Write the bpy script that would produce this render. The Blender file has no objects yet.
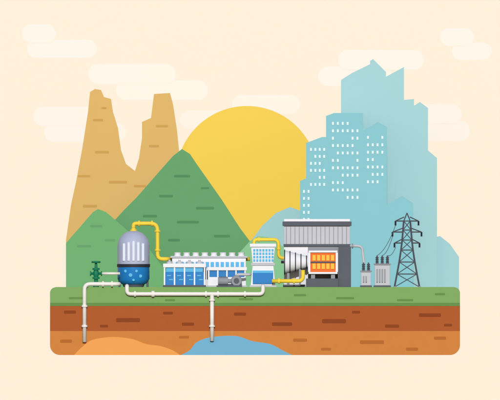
import bpy, math, random, bmesh
from mathutils import Vector
random.seed(4)
S=bpy.context.scene
K=(1.66,1.60,1.43)
def X(px): return (px-250)/10
def Z(py): return (400-py)/10
def lin(c):
    c/=255
    return c/12.92 if c<=0.04045 else ((c+0.055)/1.055)**2.4
MATS={}
def mat(name,rgb,rough=0.85,amp=0.03,scale=0.6,spec=0.1,metal=0.0):
    if name in MATS: return MATS[name]
    m=bpy.data.materials.new(name); m.use_nodes=True
    nt=m.node_tree; b=nt.nodes['Principled BSDF']
    b.inputs['Roughness'].default_value=rough
    b.inputs['Specular IOR Level'].default_value=spec
    b.inputs['Metallic'].default_value=metal
    base=[lin(c)/k for c,k in zip(rgb,K)]
    tc=nt.nodes.new('ShaderNodeTexCoord'); n=nt.nodes.new('ShaderNodeTexNoise')
    n.inputs['Scale'].default_value=scale; n.inputs['Detail'].default_value=5
    mx=nt.nodes.new('ShaderNodeMix'); mx.data_type='RGBA'
    mx.inputs[6].default_value=[min(1,c*(1-amp)) for c in base]+[1]
    mx.inputs[7].default_value=[min(1,c*(1+amp)) for c in base]+[1]
    nt.links.new(tc.outputs['Object'],n.inputs['Vector'])
    nt.links.new(n.outputs['Fac'],mx.inputs[0])
    nt.links.new(mx.outputs[2],b.inputs['Base Color'])
    MATS[name]=m; return m

M=dict(
 sky=mat('sky_cream',(254,241,217),amp=0.0),
 cloud=mat('cloud_white',(254,246,231),amp=0.0),
 sun=mat('sun_yellow',(249,212,84),amp=0.01),
 ochre=mat('rock_ochre',(224,183,107),amp=0.02,scale=0.15),
 ochre_d=mat('rock_ochre_dark',(208,163,84),amp=0.02),
 green=mat('mountain_green',(104,163,108),amp=0.02,scale=0.15),
 green_d=mat('mountain_green_dark',(84,141,92),amp=0.02),
 green2=mat('hill_green',(114,176,114),amp=0.02,scale=0.15),
 green3=mat('hill_green_light',(139,197,146),amp=0.02,scale=0.15),
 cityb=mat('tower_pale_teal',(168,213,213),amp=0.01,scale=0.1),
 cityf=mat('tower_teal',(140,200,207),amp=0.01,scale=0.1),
 win=mat('window_white',(226,244,243),amp=0.0,rough=0.3),
 grass=mat('grass',(130,172,98),amp=0.04,scale=1.5),
 grass_d=mat('grass_dark',(105,147,76),amp=0.04,scale=1.5),
 soil=mat('topsoil',(176,93,45),amp=0.05,scale=1.2),
 soil_d=mat('topsoil_stone',(143,69,30),amp=0.05),
 sub=mat('subsoil',(209,133,62),amp=0.04,scale=1.2),
 sub_d=mat('subsoil_stone',(184,108,45),amp=0.05),
 magma=mat('hot_reservoir',(243,166,86),amp=0.03),
 water=mat('ground_water',(116,180,208),amp=0.03),
 white=mat('white_paint',(240,241,241),amp=0.01,rough=0.5),
 pipe=mat('pipe_white',(244,240,228),amp=0.01,rough=0.5),
 grey=mat('steel_grey',(196,198,201),amp=0.02,rough=0.5),
 mgrey=mat('steel_mid',(146,150,156),amp=0.02,rough=0.5),
 dgrey=mat('steel_dark',(90,94,102),amp=0.03,rough=0.6),
 black=mat('iron_black',(48,51,60),amp=0.03,rough=0.6),
 lilac=mat('tank_lilac',(178,186,208),amp=0.01,rough=0.5),
 glass=mat('sight_glass',(226,235,244),amp=0.01,rough=0.3),
 blue=mat('water_blue',(36,128,196),amp=0.02,rough=0.35),
 lblue=mat('water_light_blue',(92,184,228),amp=0.02,rough=0.35),
 yellow=mat('pipe_yellow',(248,214,66),amp=0.01,rough=0.45),
 dgreen=mat('valve_green',(20,126,88),amp=0.02,rough=0.5),
 orange=mat('generator_orange',(240,112,40),amp=0.02,rough=0.5),
 lorange=mat('generator_winding',(255,196,70),amp=0.02,rough=0.5),
)
# ---------------------------------------------------------------- helpers
def mk(name,verts,faces,m,smooth=False):
    me=bpy.data.meshes.new(name); me.from_pydata(verts,[],faces)
    me.materials.append(M[m])
    bm=bmesh.new(); bm.from_mesh(me); bmesh.ops.recalc_face_normals(bm,faces=bm.faces); bm.to_mesh(me); bm.free()
    if smooth:
        for p in me.polygons: p.use_smooth=True
    o=bpy.data.objects.new(name,me); S.collection.objects.link(o); return o
def bevel(o,w,seg=2):
    b=o.modifiers.new('bevel','BEVEL'); b.width=w; b.segments=seg; b.limit_method='ANGLE'; b.angle_limit=math.radians(40); return o
def prism(name,pts,y0,y1,m,bv=0):
    n=len(pts)
    v=[(X(a),y0,Z(b)) for a,b in pts]+[(X(a),y1,Z(b)) for a,b in pts]
    f=[list(range(n)),list(range(2*n-1,n-1,-1))]+[[i,(i+1)%n,(i+1)%n+n,i+n] for i in range(n)]
    o=mk(name,v,f,m)
    if bv: bevel(o,bv)
    return o
def boxes(name,lst,m,bv=0):
    v=[];f=[]
    for (a,b,t,u,y0,y1) in lst:
        k=len(v)
        x0,x1,z0,z1=X(a),X(b),Z(u),Z(t)
        v+=[(x0,y0,z0),(x1,y0,z0),(x1,y1,z0),(x0,y1,z0),(x0,y0,z1),(x1,y0,z1),(x1,y1,z1),(x0,y1,z1)]
        f+=[[k+i for i in q] for q in ((0,1,5,4),(1,2,6,5),(2,3,7,6),(3,0,4,7),(4,5,6,7),(3,2,1,0))]
    o=mk(name,v,f,m)
    if bv: bevel(o,bv)
    return o
def box(name,a,b,t,u,y0,y1,m,bv=0.03): return boxes(name,[(a,b,t,u,y0,y1)],m,bv)
def lathe(name,cpx,cy,prof,m,seg=40,axis='Z',c2=None):
    v=[];f=[]
    for r,h in prof:
        for i in range(seg):
            a=2*math.pi*i/seg
            if axis=='Z': v.append((X(cpx)+r*math.cos(a),cy+r*math.sin(a),h))
            elif axis=='X': v.append((h,cy+r*math.cos(a),Z(c2)+r*math.sin(a)))
            else: v.append((X(cpx)+r*math.cos(a),h,Z(c2)+r*math.sin(a)))
    for j in range(len(prof)-1):
        for i in range(seg):
            k=(i+1)%seg
            f.append([j*seg+i,j*seg+k,(j+1)*seg+k,(j+1)*seg+i])
    f.append(list(range(seg))); f.append([(len(prof)-1)*seg+i for i in range(seg)])
    o=mk(name,v,f,m,True)
    e=o.modifiers.new('es','EDGE_SPLIT'); e.split_angle=math.radians(35)
    return o
def fillet(P,r,seg=6):
    out=[P[0]]
    for i in range(1,len(P)-1):
        a,b,c=P[i-1],P[i],P[i+1]
        d1=(a-b);d2=(c-b); rr=min(r,d1.length*0.48,d2.length*0.48)
        p=b+d1.normalized()*rr; q=b+d2.normalized()*rr
        for s in range(seg+1):
            t=s/seg; out.append((1-t)**2*p+2*(1-t)*t*b+t*t*q)
    out.append(P[-1]); return out
def tube(name,pts,r,m,fr=0.5,seg=14):
    P=fillet([Vector((X(a),y,Z(b))) for a,y,b in pts],fr)
    v=[];f=[];N=None
    for i,p in enumerate(P):
        t=((P[min(i+1,len(P)-1)]-P[max(i-1,0)])).normalized()
        if N is None: N=t.orthogonal().normalized()
        N=(N-t*N.dot(t)).normalized(); B=t.cross(N)
        for k in range(seg):
            a=2*math.pi*k/seg; v.append(tuple(p+(N*math.cos(a)+B*math.sin(a))*r))
    for i in range(len(P)-1):
        for k in range(seg):
            q=(k+1)%seg; f.append([i*seg+k,i*seg+q,(i+1)*seg+q,(i+1)*seg+k])
    f.append(list(range(seg))); f.append([(len(P)-1)*seg+i for i in range(seg)])
    return mk(name,v,f,m,True)
def flange(name,px,y,py,axis,r,w,m):
    if axis=='X': return lathe(name,0,y,[(r,X(px)-w),(r,X(px)+w)],m,24,'X',py)
    return lathe(name,px,y,[(r,Z(py)-w),(r,Z(py)+w)],m,24,'Z')
def group(name,objs):
    lo=Vector((1e9,)*3);hi=Vector((-1e9,)*3)
    for o in objs:
        for q in o.data.vertices:
            for i in range(3):
                lo[i]=min(lo[i],q.co[i]);hi[i]=max(hi[i],q.co[i])
    L=Vector(((lo.x+hi.x)/2,(lo.y+hi.y)/2,lo.z))
    e=bpy.data.objects.new(name,None); e.location=L; e.empty_display_size=0.5; S.collection.objects.link(e)
    for o in objs: o.parent=e; o.location=-L
    return e
def single(o):
    me=o.data; n=len(me.vertices); c=sum((q.co for q in me.vertices),Vector())/n
    for q in me.vertices: q.co-=c
    o.location=c; return o
def rrect(a,b,t,u,r,seg=8):
    p=[]
    for cx,cy,s in ((b-r,t+r,-90),(b-r,u-r,0),(a+r,u-r,90),(a+r,t+r,180)):
        for i in range(seg+1):
            w=math.radians(s+90*i/seg); p.append((cx+r*math.cos(w),cy+r*math.sin(w)))
    return p
def dashes(name,lst,yf,m,proud=0.03):
    v=[];f=[]
    for cx,cy,w,h in lst:
        pts=rrect(cx-w/2,cx+w/2,cy-h/2,cy+h/2,min(w,h)*0.3,3); n=len(pts);k=len(v)
        v+=[(X(a),yf-proud,Z(b)) for a,b in pts]+[(X(a),yf+0.1,Z(b)) for a,b in pts]
        f+=[[k+i for i in range(n)]]+[[k+i,k+(i+1)%n,k+(i+1)%n+n,k+i+n] for i in range(n)]
    return mk(name,v,f,m)

# ---------------------------------------------------------------- sky, clouds, sun
mk('sky',[(-900,320,-600),(900,320,-600),(900,320,700),(-900,320,700)],[[0,1,2,3]],'sky')
def cloud(pills,y=140):
    obs=[]
    for i,(a,b,t,u) in enumerate(pills):
        obs.append(prism('puff_%d'%(i+1),rrect(a,b,t,u,(u-t)/2-0.01,14),y+i*0.012,y+4+i*0.1,'cloud'))
    group('cloud',obs)
cloud([(22,56,24,43),(27,97,39.5,58)])
cloud([(33,98,107,126),(44,126,122.5,142)])
cloud([(88,176,64,84),(116,208,80.5,100)])
cloud([(232,300,95,114),(180,262,110.5,129)])
cloud([(338,424,50,70),(318,392,66.5,86)])
cloud([(396,462,104,124),(410,470,120.5,141)])
cloud([(440,474,28,46),(452,492,42.5,60)])
cp=[(247+71*math.cos(2*math.pi*i/160),177+71*math.sin(2*math.pi*i/160)) for i in range(160)]
single(prism('sun',cp,125,128,'sun'))

# ---------------------------------------------------------------- ground block
YF=-3.0; YB=112
def bottom_round(a,b,t,u,r):
    p=[(a,t),(b,t)]
    for cx,cy,s in ((b-r,u-r,0),(a+r,u-r,90)):
        for i in range(9):
            w=math.radians(s+90*i/8); p.append((cx+r*math.cos(w),cy+r*math.sin(w)))
    return p
g=[prism('grass_layer',[(50,303),(50,292),(51,289.5),(53,287.8),(56,287),(454,287),(457,287.8),(459,289.5),(460,292),(460,303)],YF-0.05,YB,'grass'),
   box('grass_root_layer',50,460,303,306,YF-0.02,YB,'grass_d',0),
   box('topsoil_layer',50,460,306,331,YF,YB,'soil',0),
   prism('subsoil_layer',bottom_round(50,460,331,355,10),YF,YB,'sub')]
g.append(dashes('grass_marks',[(76,298,14,2),(170,300,10,2),(246,299,14,2),(300,295,12,2),(345,298,18,2),(405,300,16,2),(440,294,10,2)],YF-0.05,'grass_d'))
g.append(dashes('topsoil_stones',[(70,312,12,3),(128,320,24,4),(168,313,10,2.5),(188,324,12,3),(240,314,12,3),(282,324,20,3.5),(334,321,24,4),(356,312,8,2.5),(392,326,14,3),(430,315,22,3.5),(448,325,8,2.5),(104,326,8,2.5)],YF,'soil_d'))
g.append(dashes('subsoil_stones',[(66,341,12,3),(300,340,14,3),(326,349,10,2.5),(372,342,24,3.5),(412,349,12,3),(440,338,12,3),(184,337,10,2.5)],YF,'sub_d'))
group('ground',g)
def smoothpoly(pts,n=6):
    out=[]
    for i in range(len(pts)-1):
        p0=pts[max(i-1,0)];p1=pts[i];p2=pts[i+1];p3=pts[min(i+2,len(pts)-1)]
        for s in range(n):
            t=s/n
            out.append(tuple(0.5*((2*p1[k])+(-p0[k]+p2[k])*t+(2*p0[k]-5*p1[k]+4*p2[k]-p3[k])*t*t+(-p0[k]+3*p1[k]-3*p2[k]+p3[k])*t**3) for k in (0,1)))
    out.append(pts[-1]); return out
single(prism('geothermal_reservoir',smoothpoly([(74,355),(82,347),(92,340),(112,337),(132,339),(146,344),(160,346),(172,350),(180,355)]),YF-0.08,4,'magma'))
single(prism('groundwater_reservoir',smoothpoly([(181,355),(190,350),(197,342),(212,337),(236,336),(252,341),(270,344),(282,350),(292,355)]),YF-0.08,4,'water'))

# ---------------------------------------------------------------- mountains
a=prism('rock_face',[(66,290),(66,240),(71,205),(76,182),(82,150),(88,112),(90,92),(95,89),(101,90),(104,97),(111,99),(113,112),(118,128),(121,150),(126,164),(135,171),(139,158),(142,138),(142,122),(151,118),(154,94),(170,93),(173,104),(177,130),(180,160),(200,200),(215,290)],80,92,'ochre')
b=dashes('strata_marks',[(98,120,10,2.2),(102,152,14,2.4),(84,176,12,2.2),(118,182,18,2.4),(90,206,14,2.4),(162,126,12,2.2),(154,146,10,2.2),(140,186,12,2.2),(104,108,5,1.8)],80,'ochre_d')
group('rocky_mountain',[a,b])
a=prism('slope',[(104,290),(104,232),(124,210),(137,197),(158,173),(173,156),(182,149),(190,154),(196,163),(222,200),(240,228),(252,244),(272,262),(290,290)],56,68,'green')
b=dashes('slope_marks',[(182,176,16,2.4),(166,196,14,2.4),(205,208,18,2.4),(188,222,22,2.4),(150,216,14,2.4),(222,236,16,2.4),(174,240,12,2.4),(205,188,8,2)],56,'green_d')
group('green_mountain',[a,b])
a=prism('slope',[(66,290),(66,243),(80,227),(93,212),(98,209),(106,212),(120,224),(150,250),(180,290)],48,55,'green2')
b=dashes('slope_marks',[(96,226,12,2.2),(84,246,14,2.2),(110,240,10,2.2)],48,'green')
group('green_hill',[a,b])
single(prism('green_hill',[(232,290),(240,252),(250,241),(258,236),(268,237),(284,247),(300,262),(310,290)],46,52,'green3'))
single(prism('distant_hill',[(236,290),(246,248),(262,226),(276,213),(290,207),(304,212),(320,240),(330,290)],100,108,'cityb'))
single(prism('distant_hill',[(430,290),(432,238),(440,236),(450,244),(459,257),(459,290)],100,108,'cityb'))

# ---------------------------------------------------------------- city
def winrows(lst,yf):
    r=[]
    for (px,py,cols,rows,dx,dy,skip) in lst:
        for j in range(rows):
            for i in range(cols):
                if ((i*7+j*5)%11) in skip: continue
                r.append((px+i*dx,px+i*dx+1.9,py+j*dy,py+j*dy+2.9,yf-0.04,yf+0.2))
    return r
def tower(pts,y,d,m,wins=None):
    o=[prism('facade',pts,y,y+d,m)]
    if wins: o.append(boxes('windows',winrows(wins,y),'win'))
    group('skyscraper',o)
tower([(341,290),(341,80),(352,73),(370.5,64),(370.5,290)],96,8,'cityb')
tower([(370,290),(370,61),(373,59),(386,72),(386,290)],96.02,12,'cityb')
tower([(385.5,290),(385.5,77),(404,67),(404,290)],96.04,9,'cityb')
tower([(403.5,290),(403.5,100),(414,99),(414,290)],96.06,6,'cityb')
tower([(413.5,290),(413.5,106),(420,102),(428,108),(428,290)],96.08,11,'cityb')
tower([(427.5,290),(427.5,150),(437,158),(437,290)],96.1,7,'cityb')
tower([(300,290),(300,181),(312,176),(312,290)],84,6,'cityf',[(303,190,2,6,4.6,7,(3,))])
tower([(306,290),(306,143),(322,137),(329,137),(329,290)],84.02,8,'cityf',[(310,148,4,6,4.4,7,(5,9))])
tower([(326,290),(326,116),(334,113),(363,113),(363,290)],84.04,10,'cityf',[(332,122,6,11,4.9,7.4,(2,6,9))])
tower([(362,290),(362,131),(378,122),(387,127),(387,290)],84.06,7,'cityf',[(367,136,4,7,4.8,7.4,(3,7))])
tower([(386,290),(386,205),(402,196),(413,203),(413,290)],84.08,9,'cityf')

# ---------------------------------------------------------------- wellhead and well pipe
w=[lathe('valve_body',96,-1,[(0.30,Z(287)),(0.30,Z(284.5)),(0.2,Z(284.4)),(0.2,Z(279)),(0.36,Z(278.9)),(0.36,Z(277)),(0.22,Z(276.9)),(0.32,Z(273.5)),(0.22,Z(270)),(0.36,Z(269.9)),(0.36,Z(268)),(0.16,Z(267.9)),(0.12,Z(263))],'dgreen'),
   lathe('handwheel',96,-1,[(0.40,Z(263)),(0.46,Z(262.4)),(0.46,Z(261.6)),(0.40,Z(261))],'dgreen'),
   tube('side_outlet',[(90.5,-1,273.5),(101.5,-1,273.5)],0.13,'dgreen'),
   flange('outlet_flange_1',90.5,-1,273.5,'X',0.24,0.06,'dgreen'),flange('outlet_flange_2',101.5,-1,273.5,'X',0.24,0.06,'dgreen')]
group('wellhead_valve',w)
yq=-3.27
p=[tube('riser',[(84.5,yq,342),(84.5,yq,284),(119,yq,284),(119,-1.0,284)],0.2,'pipe',0.6),
   flange('collar_1',84.5,yq,306,'Z',0.3,0.1,'pipe'),flange('collar_2',84.5,yq,326,'Z',0.3,0.1,'pipe'),
   flange('collar_3',103,yq,284,'X',0.3,0.08,'pipe'),flange('collar_4',112,yq,284,'X',0.3,0.08,'pipe'),
   tube('link',[(102,-1,273.5),(120,-1,273.5)],0.13,'pipe')]
group('production_well_pipe',p)

# ---------------------------------------------------------------- separator tank
cx=133.5; cy=1.0; R=1.6
dome=[(R*math.cos(t),Z(246)+1.55*math.sin(t)) for t in [math.pi/2*i/10 for i in range(10)]]+[(0.05,Z(230.4))]
t=[lathe('shell',cx,cy,[(R,Z(264)),(R,Z(246))]+dome[1:],'lilac',64),
   lathe('band',cx,cy,[(R+0.06,Z(267)),(R+0.06,Z(264))],'black',64),
   lathe('water_section',cx,cy,[(1.0,Z(285)),(1.35,Z(283)),(R,Z(279)),(R,Z(267))],'blue',64),
   lathe('skirt',cx,cy,[(1.0,Z(287)),(1.1,Z(284.5))],'dgrey',48),
   lathe('top_nozzle',cx,cy,[(0.35,Z(231.5)),(0.35,Z(229.5)),(0.22,Z(229.4)),(0.22,Z(228))],'yellow',24)]
for i,dx in enumerate((-9.5,-4.8,0,4.8,9.5)):
    yy=cy-math.sqrt(R*R-(dx/10)**2)
    top=241+abs(dx)*0.25
    t.append(box('sight_glass_%d'%(i+1),cx+dx-1.3,cx+dx+1.3,top,261,yy-0.1,yy+0.3,'glass',0.04))
for i,(dx,dz,r) in enumerate(((-8,271,.14),(-3,275,.18),(3,271,.13),(7,276,.16),(0,280,.12))):
    yy=cy-math.sqrt(R*R-(dx/10)**2)
    t.append(lathe('porthole_%d'%(i+1),cx+dx,0,[(r,yy-0.05),(r,yy+0.3)],'lblue',20,'Y',dz))
for i,dx in enumerate((-14,14)):
    t.append(box('leg_%d'%(i+1),cx+dx-1.2,cx+dx+1.2,276,287,cy-0.15,cy+0.15,'dgrey',0.03))
group('separator_tank',t)

p=[tube('run',[(133.5,1,229),(133.5,1,223.5),(157.5,1,223.5),(157.5,1,259),(168,1,259),(168,5.5,259),(250,5.5,259)],0.2,'yellow',0.7),
   flange('collar_1',139,1,223.5,'X',0.3,0.08,'yellow'),flange('collar_2',152,1,223.5,'X',0.3,0.08,'yellow'),flange('collar_3',157.5,1,231,'Z',0.3,0.08,'yellow'),flange('collar_4',157.5,1,250,'Z',0.3,0.08,'yellow')]
group('steam_pipe',p)
p=[tube('run',[(254,2.6,246),(254,2.6,239.5),(278.5,2.6,239.5),(278.5,2.6,258),(288,2.6,258)],0.17,'yellow',0.5),
   flange('collar_1',259,2.6,239.5,'X',0.26,0.07,'yellow'),flange('collar_2',278.5,2.6,249,'Z',0.26,0.07,'yellow')]
group('steam_pipe',p)
p=[tube('run',[(272,-0.6,281),(303,-0.6,281),(303,-0.6,270)],0.2,'yellow',0.5),
   flange('collar_1',279,-0.6,281,'X',0.3,0.08,'yellow'),flange('collar_2',294,-0.6,281,'X',0.3,0.08,'yellow')]
group('condensate_pipe',p)

# ---------------------------------------------------------------- cooling units
c=[box('casing',172,246,257,286.8,3.0,5.0,'white',0.05),
   box('roof_lip',170.5,247.5,256,258,2.85,5.15,'grey',0.03),
   box('louvre_back',174,244,262,268,2.95,3.1,'lblue',0)]
for i in range(8):
    c.append(lathe('fan_%d'%(i+1),177.5+i*9.1,4.0,[(0.36,Z(256.2)),(0.30,Z(254.5)),(0.36,Z(252.5)),(0.30,Z(252.4))],'white',24))
c.append(boxes('louvre_posts',[(174+i*5,175.6+i*5,261,269,2.85,3.0) for i in range(15)],'white'))
group('air_cooler',c)
c=[box('tank_wall',164,205,272,286.5,-0.2,2.2,'blue',0.05),
   box('water_window',166,203,267.5,272,-0.16,2.1,'lblue',0.02),
   box('rim',163,206,263.5,267.5,-0.35,2.3,'white',0.05),
   box('base_strip',163,206,285,287,-0.4,2.4,'dgrey',0.03),
   boxes('posts',[(164+i*10-0.2,165.2+i*10,267.5,285,-0.32,-0.15) for i in range(5)],'white'),
   boxes('wave_marks',[(167+i*10+(j%2)*2,171+i*10+(j%2)*2,275+j*4,276.2+j*4,-0.26,-0.1) for i in range(4) for j in range(2)],'lblue')]
for i in range(4):
    c.append(lathe('spray_head_%d'%(i+1),169.5+i*10,1.0,[(0.3,Z(263.6)),(0.3,Z(261.5)),(0.12,Z(261.4)),(0.12,Z(259.8))],'grey',20))
group('cooling_basin',c)
c=[box('tank_wall',208,246,277,286.5,0.6,2.4,'white',0.05),
   box('water_window',208.5,245.5,270.5,277,0.64,2.3,'blue',0.02),
   box('rim',207,247,267,270.5,0.45,2.5,'white',0.05),
   boxes('posts',[(208+i*9.1,209.4+i*9.1,270.5,286,0.5,0.62) for i in range(5)],'white'),
   box('base_strip',207,247,285.4,287,0.4,2.6,'grey',0.02)]
group('cooling_basin',c)
c=[lathe('motor',0,-0.8,[(0.36,X(218)),(0.42,X(219)),(0.42,X(228)),(0.2,X(228.1)),(0.2,X(232))],'mgrey',32,'X',281),
   lathe('volute',236.5,0,[(0.5,-1.1),(0.56,-1.0),(0.56,-0.6),(0.5,-0.5)],'mgrey',32,'Y',280.8),
   lathe('impeller_cover',236.5,0,[(0.26,-1.18),(0.28,-1.08)],'dgrey',28,'Y',280.8),
   tube('discharge',[(236.5,-0.8,280),(236.5,-0.8,274.5),(250,-0.8,274.5),(250,1.5,274.5)],0.14,'grey',0.3),
   boxes('cooling_fins',[(219.5+i*1.6,220.2+i*1.6,276.4,277.2,-1.1,-0.5) for i in range(5)],'dgrey'),
   box('base',216.5,242,285.2,287,-1.3,-0.3,'dgrey',0.03)]
group('water_pump',c)
def taper(name,a0,b0,a1,b1,t,u,y0,y1,m):
    return prism(name,[(a0,t),(b0,t),(b1,u),(a1,u)],y0,y1,m,0.04)
c=[taper('upper_body',251,275,252.5,273.5,247,263,0,2.4,'white'),
   box('top_rim',249.8,276.2,243.6,247,-0.15,2.55,'white',0.04),
   box('waist',251,275,263,265.5,-0.1,2.5,'grey',0.03),
   taper('lower_body',252.5,273.5,250.5,275.5,265.5,286.5,0,2.4,'white'),
   box('water_tank',252.8,273.2,273,284,-0.12,0.3,'blue',0.03),
   box('water_surface',252.8,273.2,270.5,273,-0.1,0.3,'lblue',0.01),
   box('footing',249.5,276.5,285.2,287.2,-0.25,2.65,'grey',0.02),
   boxes('fill_cells',[(253.2+i*3.05,255.3+i*3.05,249+j*3.4,251.4+j*3.4,-0.05,0.1) for i in range(7) for j in range(4)],'lblue')]
group('cooling_tower',c)

# ---------------------------------------------------------------- turbine hall
h=[box('walls',284,350,226,287,4.0,10,'grey',0.03),
   box('roof_cap',282.5,351.5,221.5,226,3.8,10.2,'dgrey',0.04),
   box('parapet',284,350,219,221.5,4.1,9.9,'white',0.03),
   boxes('cladding_ribs',[(286+i*4.3,286.7+i*4.3,226.5,244,3.96,4.1) for i in range(15)],'mgrey'),
   box('left_wall_panel',284,308,246.5,286.9,3.9,4.1,'white',0.02),
   box('machine_bay',308,350,246.5,286.9,3.85,4.1,'mgrey',0.02),
   box('bay_lintel',283.5,350.5,244,246.5,3.7,4.1,'dgrey',0.02),
   box('right_pier',338.5,351,246.5,287,1.6,3.8,'dgrey',0.03),
   box('floor_plinth',306,338.4,278.5,287,0.6,3.6,'dgrey',0.03)]
group('turbine_hall',h)
yc=2.2
c=[lathe('casing',0,yc,[(1.12,X(284)),(1.18,X(284.6)),(0.55,X(308))],'white',48,'X',262)]
for i,x in enumerate((284.6,290,295.5,301,306.5)):
    rr=1.18-(x-284.6)/23.4*0.63+0.07
    c.append(lathe('stage_ring_%d'%(i+1),0,yc,[(rr,X(x)-0.05),(rr,X(x)+0.05)],'black',48,'X',262))
c.append(lathe('shaft',0,yc,[(0.14,X(281)),(0.14,X(312))],'black',20,'X',262))
c.append(boxes('supports',[(287,289.5,273,287,1.9,2.5),(299,301,268,287,1.9,2.5)],'mgrey'))
c.append(box('bed',283,305.5,284.5,287,1.4,3.0,'dgrey',0.03))
group('steam_turbine',c)
c=[box('casing',309.5,336.5,252,273,1.2,3.2,'orange',0.08),
   box('frame_top',308.5,337.5,250.5,252.6,1.05,3.3,'white',0.03),
   box('frame_bottom',308.5,337.5,272,274,1.05,3.3,'white',0.03),
   box('end_plate_1',308,310.4,252.6,272,1.05,3.3,'white',0.03),
   box('end_plate_2',335.6,338,252.6,272,1.05,3.3,'white',0.03),
   boxes('windings',[(312.5+i*4.6,315.7+i*4.6,255+j*8.4,260.6+j*8.4,1.12,1.3) for i in range(5) for j in range(2)],'lorange'),
   box('shaft_cover',310.4,335.6,261.5,262.8,1.08,1.3,'dgrey',0.0),
   boxes('feet',[(311,315,274,278.5,1.3,3.0),(331,335,274,278.5,1.3,3.0)],'mgrey')]
group('generator',c)

# ---------------------------------------------------------------- transformers
def transformer(a,b,top,y):
    o=[box('tank',a,b,top,285.5,y,y+1.3,'grey',0.05),
       box('cover',a-0.8,b+0.8,top-1.6,top,y-0.1,y+1.4,'mgrey',0.03),
       box('base',a-1,b+1,285.4,287,y-0.15,y+1.45,'dgrey',0.02)]
    n=int((b-a-3)/2.6)
    o.append(boxes('radiator_fins',[(a+2+i*2.6,a+3.2+i*2.6,top+4,282,y-0.22,y+0.1) for i in range(n)],'mgrey'))
    k=2 if b-a<14 else 3
    for i in range(k):
        px=a+(b-a)*(i+0.5)/k; z=Z(top-1.6)
        pr=[]
        for j in range(4):
            pr+=[(0.11,z+j*0.17),(0.2,z+j*0.17+0.05),(0.11,z+j*0.17+0.12)]
        pr.append((0.05,z+0.8))
        o.append(lathe('bushing_%d'%(i+1),px,y+0.65,pr,'dgrey',16))
    group('transformer',o)
transformer(361,371,272,0.5)
transformer(374.5,390,265,1.2)
p=[tube('run',[(350,2.6,246),(362,2.6,246),(364,1.2,264)],0.13,'grey',0.5),flange('collar',352.5,2.6,246,'X',0.24,0.07,'mgrey')]
group('bus_duct',p)

# ---------------------------------------------------------------- transmission tower
def strut(L,a,b,r=0.055): L.append((Vector(a),Vector(b),r))
def struts_mesh(name,L,m):
    v=[];f=[]
    for a,b,r in L:
        t=(b-a).normalized(); N=t.orthogonal().normalized();B=t.cross(N);k=len(v)
        for p in (a,b):
            for s in range(4):
                w=math.pi/2*s+math.pi/4; v.append(tuple(p+(N*math.cos(w)+B*math.sin(w))*r*1.3))
        f+=[[k,k+1,k+5,k+4],[k+1,k+2,k+6,k+5],[k+2,k+3,k+7,k+6],[k+3,k,k+4,k+7],[k,k+3,k+2,k+1],[k+4,k+5,k+6,k+7]]
    return mk(name,v,f,m)
tx,ty=X(407),2.5
lv=[(287,1.25),(274,1.0),(262,0.78),(250,0.6),(240,0.48),(230,0.40),(221,0.32)]
legs=[];br=[]
cr=((-1,-1),(1,-1),(1,1),(-1,1))
def C(l,c): return (tx+c[0]*l[1],ty+c[1]*l[1],Z(l[0]))
for i in range(len(lv)-1):
    for q in range(4):
        strut(legs,C(lv[i],cr[q]),C(lv[i+1],cr[q]),0.07)
        n=(q+1)%4
        strut(br,C(lv[i],cr[q]),C(lv[i+1],cr[n]),0.033); strut(br,C(lv[i],cr[n]),C(lv[i+1],cr[q]),0.033)
        strut(br,C(lv[i+1],cr[q]),C(lv[i+1],cr[n]),0.042)
for q in range(4): strut(legs,C(lv[-1],cr[q]),(tx,ty,Z(213)),0.045)
arms=[];ins=[]
for zt,w,hw in ((221,1.15,.32),(232,1.45,.42),(243,1.25,.51)):
    for s in (-1,1):
        tip=(tx+s*w,ty,Z(zt))
        for c in (-1,1):
            strut(arms,(tx+s*hw,ty+c*hw,Z(zt)),tip,0.048); strut(arms,(tx+s*hw*.9,ty+c*hw,Z(zt-4)),tip,0.042)
        ins.append((Vector(tip),Vector((tip[0],tip[1],tip[2]-0.45)),0.07))
group('transmission_tower',[struts_mesh('legs',legs,'dgrey'),struts_mesh('bracing',br,'dgrey'),struts_mesh('cross_arms',arms,'dgrey'),struts_mesh('insulators',ins,'black'),
   boxes('footings',[(393,396,286.3,287.1,0.9,1.5),(418.5,421,286.3,287.1,0.9,1.5)],'mgrey')])
def wire(name,a,b,sag):
    pts=[]
    for i in range(13):
        t=i/12; pts.append((a[0]+(b[0]-a[0])*t,a[1]+(b[1]-a[1])*t,a[2]+(b[2]-a[2])*t+sag*4*t*(1-t)))
    return tube(name,pts,0.03,'dgrey',0.01,6)
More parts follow.
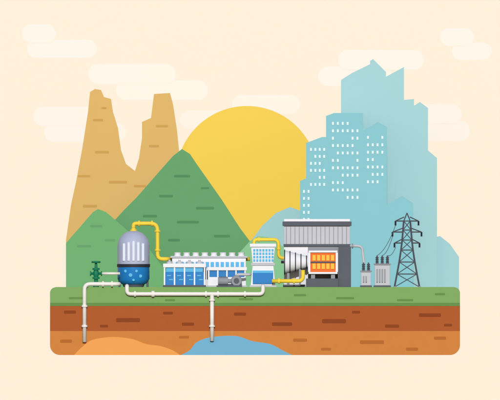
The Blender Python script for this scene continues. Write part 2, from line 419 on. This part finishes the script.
group('power_line',[wire('conductor_1',(395.5,2.5,247.5),(387.4,1.85,255.5),3),wire('conductor_2',(392.5,2.5,236.5),(382.3,1.85,255.5),4),wire('conductor_3',(395.5,2.5,225.5),(377.1,1.85,255.5),5)])

# ---------------------------------------------------------------- reinjection pipe
yp=-3.27
p=[tube('main',[(127,0,287.5),(127,-2,286),(127,yp,286),(127,yp,294),(263,yp,294),(263,yp,286),(263,-0.5,286)],0.2,'pipe',0.45),
   tube('well',[(212,yp,294),(212,yp,341)],0.2,'pipe'),
   flange('tee_collar_1',206,yp,294,'X',0.3,0.09,'pipe'),flange('tee_collar_2',218,yp,294,'X',0.3,0.09,'pipe'),
   flange('tee_collar_3',212,yp,300,'Z',0.3,0.09,'pipe'),flange('collar_4',153,yp,294,'X',0.32,0.14,'pipe'),
   flange('collar_5',245,yp,294,'X',0.3,0.09,'pipe'),flange('collar_6',212,yp,326,'Z',0.3,0.09,'pipe'),flange('collar_7',135,yp,294,'X',0.3,0.09,'pipe')]
group('reinjection_pipe',p)

# ---------------------------------------------------------------- light and camera
EL=math.radians(20)
W=bpy.data.worlds.new('World'); S.world=W; W.use_nodes=True
nt=W.node_tree; bg=nt.nodes['Background']; sk=nt.nodes.new('ShaderNodeTexSky'); sk.sky_type='NISHITA'
sk.sun_disc=False; sk.sun_elevation=EL; sk.sun_rotation=math.radians(180)
nt.links.new(sk.outputs[0],bg.inputs[0]); bg.inputs[1].default_value=0.1
L=bpy.data.lights.new('sunlight','SUN'); L.energy=4.0; L.angle=math.radians(0.5); L.color=(1,0.96,0.9)
lo=bpy.data.objects.new('sunlight',L); lo.rotation_euler=(math.radians(90)-EL,0,0); lo.location=(0,-60,60); S.collection.objects.link(lo)
cam=bpy.data.cameras.new('camera'); cam.type='ORTHO'; cam.ortho_scale=50; cam.clip_end=2000
co=bpy.data.objects.new('camera',cam); co.location=(0,-150,20); co.rotation_euler=(math.radians(90),0,0); S.collection.objects.link(co); S.camera=co
S.view_settings.view_transform='Standard'; S.view_settings.look='None'; S.view_settings.exposure=0
